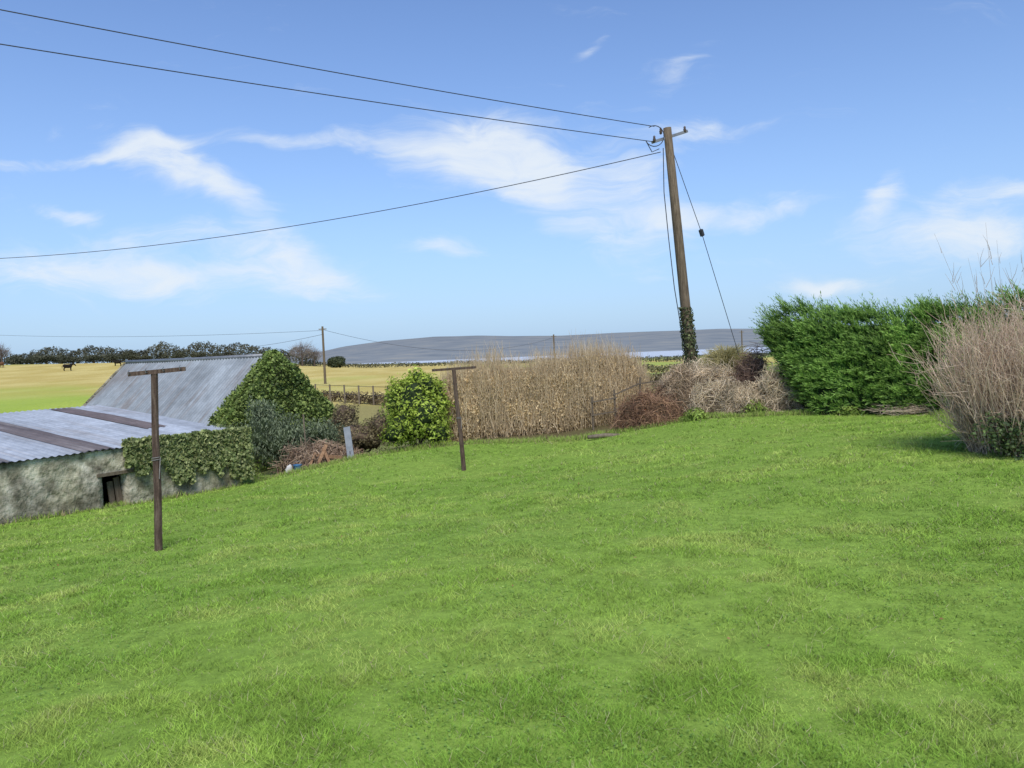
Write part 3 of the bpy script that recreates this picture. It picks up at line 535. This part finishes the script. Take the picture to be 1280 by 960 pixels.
for k,(px,py,Y,w,h_,lab) in enumerate([(945,524,18.2,.35,.22,'leafy green weeds at the foot of the dark brambles'),(870,527,18.1,.4,.2,'green weeds at the foot of the pale brush heap'),(1062,510,16.9,.3,.16,'low green weeds under the cypress hedge'),(318,600,18.2,.3,.14,'yellow green weeds by the corner of the low shed')]):
    c=HP(px,py,Y); shrub('weed_clump',[(c+A3(0,0,h_*.4),(w,w*.8,h_))],700,.07,(.15,.24,.035),(.36,.46,.10),lab,'weeds',core=None,stem=False,seed=100+k,inner=.1)
c=HP(1150,506,16.2); n=1100; tt=rv(n)*A3(1,.6,.12); q_=c+rng.normal(size=(n,3))*A3(.38,.2,.06)+A3(0,0,.1); V,Fc=twig(q_-tt*.2,q_+tt*.2,.005)
tag(npobj('dry_stems',V,Fc,TWIG,tint=rep(mixc((.36,.27,.19),(.65,.54,.4),rng.random(n)),9)),'small pile of dry pale stems under the cypress hedge near the bare shrub','dry stems')
lg=MB(); c=HP(757,546,18.1); lg.tube([c+A3(-.42,0,.04),c+A3(0,.04,.06),c+A3(.45,.02,.04)],[.045,.055,.04],8); tag(lg.build('fallen_log',WOODG,smooth=True),'pale weathered log lying at the edge of the lawn before the golden hedge','log')
# ---------------------------------------------------------------- rubbish near the barn
c=HP(437,562,19.6); sh=MB(); sh.bar(c+A3(.03,0,-.02),c+A3(-.10,.25,.82),.17,.03,up=A3(0,1,0)); tag(sh.build('leaning_slab',mat('grey_slab',[(.17,.19,.21),(.28,.30,.32)],4,.8)),'slim grey slab leaning upright at the right of the rubbish','slab')
c=HP(372,584,19.4); bk=thing('plastic_bucket',c,'small blue plastic bucket in the rubbish below the weeping shrub','bucket')
MB().lathe(c,[(.08,.0),(.085,.01),(.105,.2),(.115,.21),(.115,.225),(.10,.22),(.08,.05),(.02,.04)],14).build('body',BLUEP,bk,smooth=True)
MB().tube([c+A3(.112*math.cos(a),-.03*math.sin(a)-.04,.22+.1*math.sin(a)) for a in np.linspace(0,math.pi,9)],.006,5).build('handle',METAL,bk)
c=HP(361,584,19.5); V=[];nu=16;nv_=10
for j in range(nv_+1):
    for i in range(nu):
        a=2*math.pi*i/nu; th=math.pi*j/nv_; V.append([math.sin(th)**.6*math.cos(a)*.09,math.sin(th)**.6*math.sin(a)*.08,.12-.14*math.cos(th)])
V=np.array(V); V=c+V*(1+.3*(hsh(np.round(V[:,0]*18),np.round(V[:,2]*18),3)-.5))[:,None]
tag(npobj('feed_sack',V,[(j*nu+i,j*nu+(i+1)%nu,(j+1)*nu+(i+1)%nu,(j+1)*nu+i) for j in range(nv_) for i in range(nu)],WHITEP,smooth=True),'crumpled white sack beside the blue bucket','sack')
for px,py,qx,qy,w,lab in [(398,580,408,556,.08,'tall orange brown board standing in the rubbish heap'),(412,578,404,560,.07,'short brown board leaning left in the rubbish heap'),(428,572,395,569,.08,'long flat board lying across the rubbish heap'),(388,582,394,566,.05,'narrow brown stick standing left of the boards')]:
    p0=P(px,py,19.3);p1=P(qx,qy,19.6); m=MB(); m.bar(p0,p1,w,.03,up=A3(0,1,0)); tag(m.build('scrap_board',WOODO),lab,'board')
st=MB(); c=P(383,565,20.); st.bar(c,P(379,518,20.),.03,.03,up=A3(0,1,0)); tag(st.build('garden_stake',WOODG),'thin pale stake standing upright in front of the weeping shrub','stake')
# ---------------------------------------------------------------- clothes posts
def clothes_post(base,top,l,r,label,seed):
    t=thing('clothes_post',base,label,'clothes line post','clothes line posts on the lawn')
    MB().tube([base-UP*.05,base+(top-base)*.33+A3(.008,0,0),base+(top-base)*.66-A3(.006,0,0),top],[.048,.045,.042,.04],8).build('post',WOODD,t)
    MB().bar(l,r,.06,.05).build('crossbar',WOODD,t)
    for u in (.06,.35,.65,.94):
        q=l+(r-l)*u; MB().tube([q+A3(0,-.03,0),q+A3(0,-.07,.0),q+A3(0,-.075,.03),q+A3(0,-.05,.045)],.005,5).build('hook',METAL,t)
    q=base+(top-base)*.5; rp=MB()
    rp.tube([q+A3(.048*math.cos(a),.048*math.sin(a),a*.004) for a in np.linspace(0,12.6,26)]+[q+A3(.05,-.04,-.1),q+A3(.045,-.05,-.2)],.005,5).build('rope_tie',ROPE,t)
    return t
b0=HP(198,688,9.0); clothes_post(b0,P(193,464,9.0),P(160,468,8.9),P(232,461,9.1),'nearer dark wooden T shaped clothes post, in front of the low shed',1)
b0=HP(580,588,15.9); clothes_post(b0,P(567,460,15.9),P(540,463,15.8),P(595,459,16.0),'farther dark wooden T shaped clothes post, in front of the golden hedge',2)
# ---------------------------------------------------------------- utility pole and lines
top=P(834,160,24); bot=P(865,463,24); dr=(bot-top)/np.linalg.norm(bot-top); gb=bot.copy()
while gb[2]>H(gb[0],gb[1])-.1: gb=gb+dr*.05
up_=thing('utility_pole',gb,'tall leaning wooden utility pole with ivy around its foot','utility pole')
MB().tube([gb,gb+(top-gb)*.3,gb+(top-gb)*.65,top],[.175,.16,.145,.125],12).build('pole',WOODP,up_,smooth=True)
arm=MB(); arm.bar(P(815,178,23.85),P(859,164,24.2),.08,.08); arm.build('crossarm',METAL,up_)
for px,py,Y in ((818,170,23.8),(856,158,24.15),(826,160,24.)):
    c=P(px,py+8,Y); MB().lathe(c,[(.02,0),(.045,.03),(.04,.07),(.05,.09),(.03,.14),(.04,.16),(.02,.2)],10).build('insulator',PORC,up_,smooth=True)
lp=MB(); lp.tube([P(818+12*math.sin(a)*1.0,170-13*math.cos(a),23.75+.1*math.cos(a)) for a in np.linspace(-.6,4.2,16)]+[P(815,190,23.85),P(824,186,23.9)],.014,6); lp.build('jumper_cable',WIREM,up_)
MB().tube([P(829,185,23.82),P(830,240,23.8),P(836,300,23.8),P(843,360,23.8),P(850,402,23.83)],.014,6).build('down_cable',WIREM,up_)
n=2000; u=rng.random(n)**1.2*.36; a=rng.uniform(0,6.283,n); wr=(.16+.15*rng.random(n)*(1-u*1.8)*(.4+fbm(u*12,a,3))); C=gb+(top-gb)*u[:,None]+np.stack([np.cos(a)*wr,np.sin(a)*wr,0*a],-1)
ivy('pole_ivy',C,np.stack([np.cos(a),np.sin(a),0*a+.3],-1),rng.uniform(.05,.10,n),(.045,.06,.025),(.17,.2,.075),'dark ivy wrapped around the foot of the utility pole',dr=.4)
sw=thing('stay_wire',P(924,445,26),'thin stay wire slanting from the utility pole down to the right','stay wire')
MB().tube([P(842,192,24),P(877,291,24.9),P(924,445,26)],.011,6).build('wire',WIREM,sw)
q=P(877,291,24.9); dd=nz(P(900,365,25.4)-q); MB().tube([q-dd*.12,q-dd*.1,q+dd*.1,q+dd*.12],[.03,.075,.075,.03],8).build('insulator',WIREM,sw)
def line(name,Aq,Bq,ext,sag,r,label,group=None,n=40):
    t=np.linspace(0,ext,n); p=Aq+(Bq-Aq)*t[:,None]; p[:,2]+=-sag*4*t*(1-t/max(ext,1))+t*sag*4*(1-1/max(ext,1))
    m=MB(); m.tube(p,r,5); return tag(m.build(name,WIREM),label,'cable',group)
line('power_line',P(818,158,23.85),P(0,12,15.3),1.25,.09,.012,'uppermost overhead line running from the pole to the top left corner')
line('power_line',P(816,177,23.8),P(0,55,15.6),1.25,.06,.012,'second overhead line from the top, just below the highest one')
line('power_line',P(826,190,24),P(0,323,36),1.3,.72,.013,'lowest overhead line, sagging across to the left below the other two')
def farpole(px,py0,py1,Y,label):
    tp=P(px,py0,Y); c=A3(tp[0],tp[1],0); c[2]=float(H(c[0],c[1]))-.2; t=thing('distant_pole',c,label,'utility pole','distant poles in the fields')
    MB().tube([c,tp],[.17,.13],8).build('pole',WOODP,t); MB().bar(tp+A3(-.5,0,-.35),tp+A3(.5,0,-.35),.1,.12).build('crossarm',WOODG,t)
farpole(403,408,480,100,'bare wooden pole in the field right of the stone barn'); farpole(692,418,446,150,'small distant pole above the golden hedge'); farpole(927,413,432,170,'small distant pole right of the tall utility pole')
pt=P(403,413,100)
line('distant_line',pt,P(0,419,130),1.2,.6,.018,'upper faint cable running left from the field pole','faint cables beyond the field')
line('distant_line',P(403,418,100),P(270,436,160),1.,.5,.022,'lower faint cable dropping left from the field pole','faint cables beyond the field')
line('distant_line',P(403,412,100),P(692,422,150),1.,2.6,.02,'faint cable sagging from the field pole towards the golden hedge')
# ---------------------------------------------------------------- fences
fe=thing('wooden_fence',HP(765,540,19.9),'rough old post and rail fence at the right end of the golden hedge','fence')
fp=[HP(px,py,Y) for px,py,Y in ((742,541,19.95),(770,537,20.),(800,530,20.3),(838,515,20.9),(872,512,21.5))]; hh=[.85,.95,1.15,1.1,1.1]
for p,h_ in zip(fp,hh): MB().tube([p-UP*.1,p+UP*h_+A3(random.uniform(-.05,.05),0,0)],[.03,.024],7).build('post',WOODF,fe)
for p,q,h1,h2 in zip(fp[:-1],fp[1:],hh[:-1],hh[1:]):
    for k in (.45,.85): MB().bar(p+UP*h1*k+A3(-.05,-.04,0),q+UP*h2*k*random.uniform(.9,1.05)+A3(.05,-.04,0),.022,.036).build('rail',WOODF,fe)
ff=thing('field_fence',HP(450,500,42),'wire fence with dark posts across the stubble field','fence')
pr=None
for px in range(395,560,18):
    p=HP(px,500,42-(px-395)*.03); MB().tube([p-UP*.1,p+UP*1.0],.045,6).build('post',WOODG,ff)
    if pr is not None:
        for k in (.5,.95): MB().tube([pr+UP*k,p+UP*k],.012,5).build('wire',WIREM,ff)
    pr=p
# ---------------------------------------------------------------- hedgerows in the fields
def hrow(name,path,w,h,n,size,c0,c1,label,seed,kind=None,cat='hedgerow'):
    hf_=lambda t:h*(.65+.7*fbm(t*len(path)*5,t*0,seed)); t=rng.random(n); ph=np.clip(np.abs(rng.normal(size=n))*.9,0,3.); p,Nn=hedge(path,w,hf_,t,ph,seed,amp=.4); p=p-Nn*(rng.random(n)**2*w*.4)[:,None]
    V,Fc=leafs(p,rng.uniform(size*.5,size*1.3,n),Nn,asp=.6,jit=.8); c=mixc(c0,c1,rng.random(n))*(.6+.8*fbm(t*40,p[:,2]*.5,seed+1))[:,None]
    return tag(npobj(name,V,Fc,LEAF,tint=rep(c,4)),label,cat,kind=kind)
hx=lambda l:[P(a,470,b)[:2] for a,b in l]
hrow('hedgerow',hx([(370,46),(430,43),(490,40),(570,38)]),.8,.5,4000,.14,(.09,.065,.04),(.24,.18,.09),'low brown hedgerow in the field behind the laurel bush',201)
hrow('hedgerow',hx([(780,44),(830,41),(880,38),(960,36)]),.8,.7,4500,.14,(.12,.09,.045),(.30,.25,.12),'brown hedgerow behind the fence and the brush heaps',205)
hrow('hedgerow',hx([(560,95),(700,92),(860,88),(960,85)]),1.2,1.1,4500,.3,(.10,.11,.05),(.27,.25,.11),'farther olive hedgerow crossing the fields behind the golden hedge',209)
hrow('hedgerow',hx([(-60,248),(60,244),(180,240),(400,234)]),3,5.2,26000,.5,(.055,.06,.038),(.15,.145,.085),'dark hedgerow along the skyline at the left',213,kind='stuff')
hrow('hedgerow',hx([(375,232),(480,230),(600,224),(760,215),(900,205)]),1.5,1.3,5500,.5,(.08,.085,.05),(.20,.19,.10),'far hedgerow along the lower edge of the stubble field',217,kind='stuff')
for k,(a,b,Y,h) in enumerate([(420,960,400,2.),(430,980,700,2.6),(430,980,1100,4),(430,980,1500,5)]):
    hz=k*.22; m=lambda c:tuple(np.array(c)*(1-hz)+np.array((.23,.26,.28))*hz)  # farther rows get distance haze blended into their leaf colours
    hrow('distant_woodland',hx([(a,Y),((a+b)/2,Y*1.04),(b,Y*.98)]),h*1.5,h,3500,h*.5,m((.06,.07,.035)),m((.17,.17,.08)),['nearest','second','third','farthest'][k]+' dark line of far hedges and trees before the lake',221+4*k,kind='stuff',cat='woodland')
def twigtree(name,base,h,w,n,c0,c1,label,cat,seed,r=.012,group=None,th=.12):
    t=thing(name,base,label,cat,group); MB().tube([base-UP*.2,base+UP*h*.3+A3(.05*h*.2,0,0),base+UP*h*.62],[th,th*.8,th*.35],7).build('trunk',BARK,t)
    d=rv(n); d[:,2]=np.abs(d[:,2])*1.-.25; tip=base+UP*h*.5+d*A3(w,w,h*.5)*lump(d,seed,.25)[:,None]*rng.uniform(.7,1.05,(n,1)); s=base+UP*(h*rng.uniform(.25,.62,(n,1)))+(tip-base-UP*h*.5)*rng.uniform(.1,.6,(n,1))
    V,Fc=twig(s,tip,rng.uniform(r*.5,r*1.4,n),.06); npobj('crown',V,Fc,TWIG,t,tint=rep(mixc(c0,c1,rng.random(n)),9)); return t
twigtree('willow_shrub',HP(908,470,38),2.1,1.25,2600,(.28,.25,.10),(.52,.46,.23),'pale olive leafless dome shaped shrub behind the brush pile','shrub',5,.012)
twigtree('bare_tree',HP(378,455,225),8.6,4.6,420,(.18,.16,.16),(.34,.31,.30),'bare tree with a round crown on the skyline right of the barn','tree',6,.028,th=.3)
twigtree('bare_tree',HP(393,456,228),7,3.5,320,(.18,.16,.16),(.34,.31,.30),'smaller bare tree just right of the round one on the skyline','tree',8,.028,th=.25)
twigtree('bare_tree',HP(2,450,215),7,3,320,(.14,.11,.09),(.27,.22,.19),'bare tree on the skyline at the left edge of the picture','tree',9,.028,th=.25)
protos=[]
for v in range(3):
    t=thing('skyline_tree',(0,0,0),'dark bushy tree in the row along the left skyline','tree','dark trees along the left skyline')
    MB().tube([A3(0,0,-.3),A3(.1,0,1.2),A3(0,.1,2.4)],[.22,.18,.1],7).build('trunk',BARK,t)
    Cs=[];Ns=[]
    for k in range(6):
        c=A3(random.uniform(-1.8,1.8),random.uniform(-1,1),random.uniform(1.4,2.9)); p,d,_k=ball(330,c,(1.3,1.2,1.1),300+v*9+k,.3,.1); Cs.append(p);Ns.append(d)
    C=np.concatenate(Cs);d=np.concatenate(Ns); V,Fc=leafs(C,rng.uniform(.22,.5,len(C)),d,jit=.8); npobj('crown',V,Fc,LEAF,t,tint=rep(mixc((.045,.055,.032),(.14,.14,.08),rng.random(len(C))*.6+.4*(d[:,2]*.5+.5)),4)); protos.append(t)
spots=[(-30,1.1),(14,.9),(38,1.0),(58,1.15),(74,.95),(95,.8),(118,.9),(140,1.0),(158,1.0),(182,.85),(200,.95),(222,.9),(246,.85),(268,.8),(290,.8),(312,.8),(334,.75)]
for k,(px,sc) in enumerate(spots):
    p=HP(px+random.uniform(-6,6),450,random.uniform(230,238)); pr=protos[k%3]
    if k<3: t=pr
    else:
        t=pr.copy(); COL.objects.link(t)
        for chd in list(pr.children):
            cc=chd.copy(); COL.objects.link(cc); cc.parent=t
    t.location=p; t.scale=(sc*random.uniform(1.3,2.0),sc,sc*random.uniform(.85,1.1)); t.rotation_euler=(0,0,random.uniform(-.4,.4))
c=HP(420,458,215); shrub('evergreen_bush',[(c+A3(0,0,1.6),(2.6,2,1.7))],1400,.5,(.04,.055,.025),(.12,.14,.06),'dark rounded bush on the skyline right of the bare trees','bush',seed=400)
# ---------------------------------------------------------------- horses
def horse(base,ang,mt,label):
    t=np.array(base,float); m=MB(); c_,s_=math.cos(ang),math.sin(ang)
    def q(x,y,z): return t+A3(x*c_-y*s_,x*s_+y*c_,z)
    m.tube([q(-.92,0,1.12),q(-.75,0,1.1),q(-.35,0,1.02),q(.1,0,.98),q(.5,0,1.05),q(.8,0,1.15)],[.18,.38,.40,.42,.42,.24],12)
    m.tube([q(.6,0,1.25),q(.9,0,1.38),q(1.15,0,1.42),q(1.3,0,1.42)],[.30,.22,.16,.13],10)
    m.tube([q(1.2,0,1.44),q(1.4,0,1.25),q(1.56,0,1.05),q(1.6,0,.98)],[.13,.14,.09,.075],10)
    for y in (-.07,.07): m.tube([q(1.22,y,1.5),q(1.22,y*1.3,1.65)],[.045,.015],6)
    for y in (-.18,.18):
        m.tube([q(.55,y,1.0),q(.58,y,.65),q(.55,y,.42),q(.57,y,.1),q(.62,y,.0)],[.18,.11,.085,.07,.09],8)
        m.tube([q(-.62,y,1.0),q(-.5,y,.72),q(-.78,y,.46),q(-.72,y,.1),q(-.66,y,0)],[.26,.16,.09,.07,.09],8)
    m.tube([q(-.95,0,1.25),q(-1.1,0,1.0),q(-1.1,0,.5)],[.07,.08,.04],7)
    o=m.build('horse',mt,org=t); md=o.modifiers.new('remesh','REMESH'); md.mode='VOXEL'; md.voxel_size=.045; md.use_smooth_shade=True
    return tag(o,label,'horse')
horse(HP(85,463,168),.3,HAIR,'small dark horse standing in the stubble field at the far left'); horse(HP(1,455,185),2.7,HAIRB,'brown horse cut by the left edge of the picture')
horse(HP(147,455,195),3.3,HAIR,'tiny dark horse far off above the left end of the barn roof')
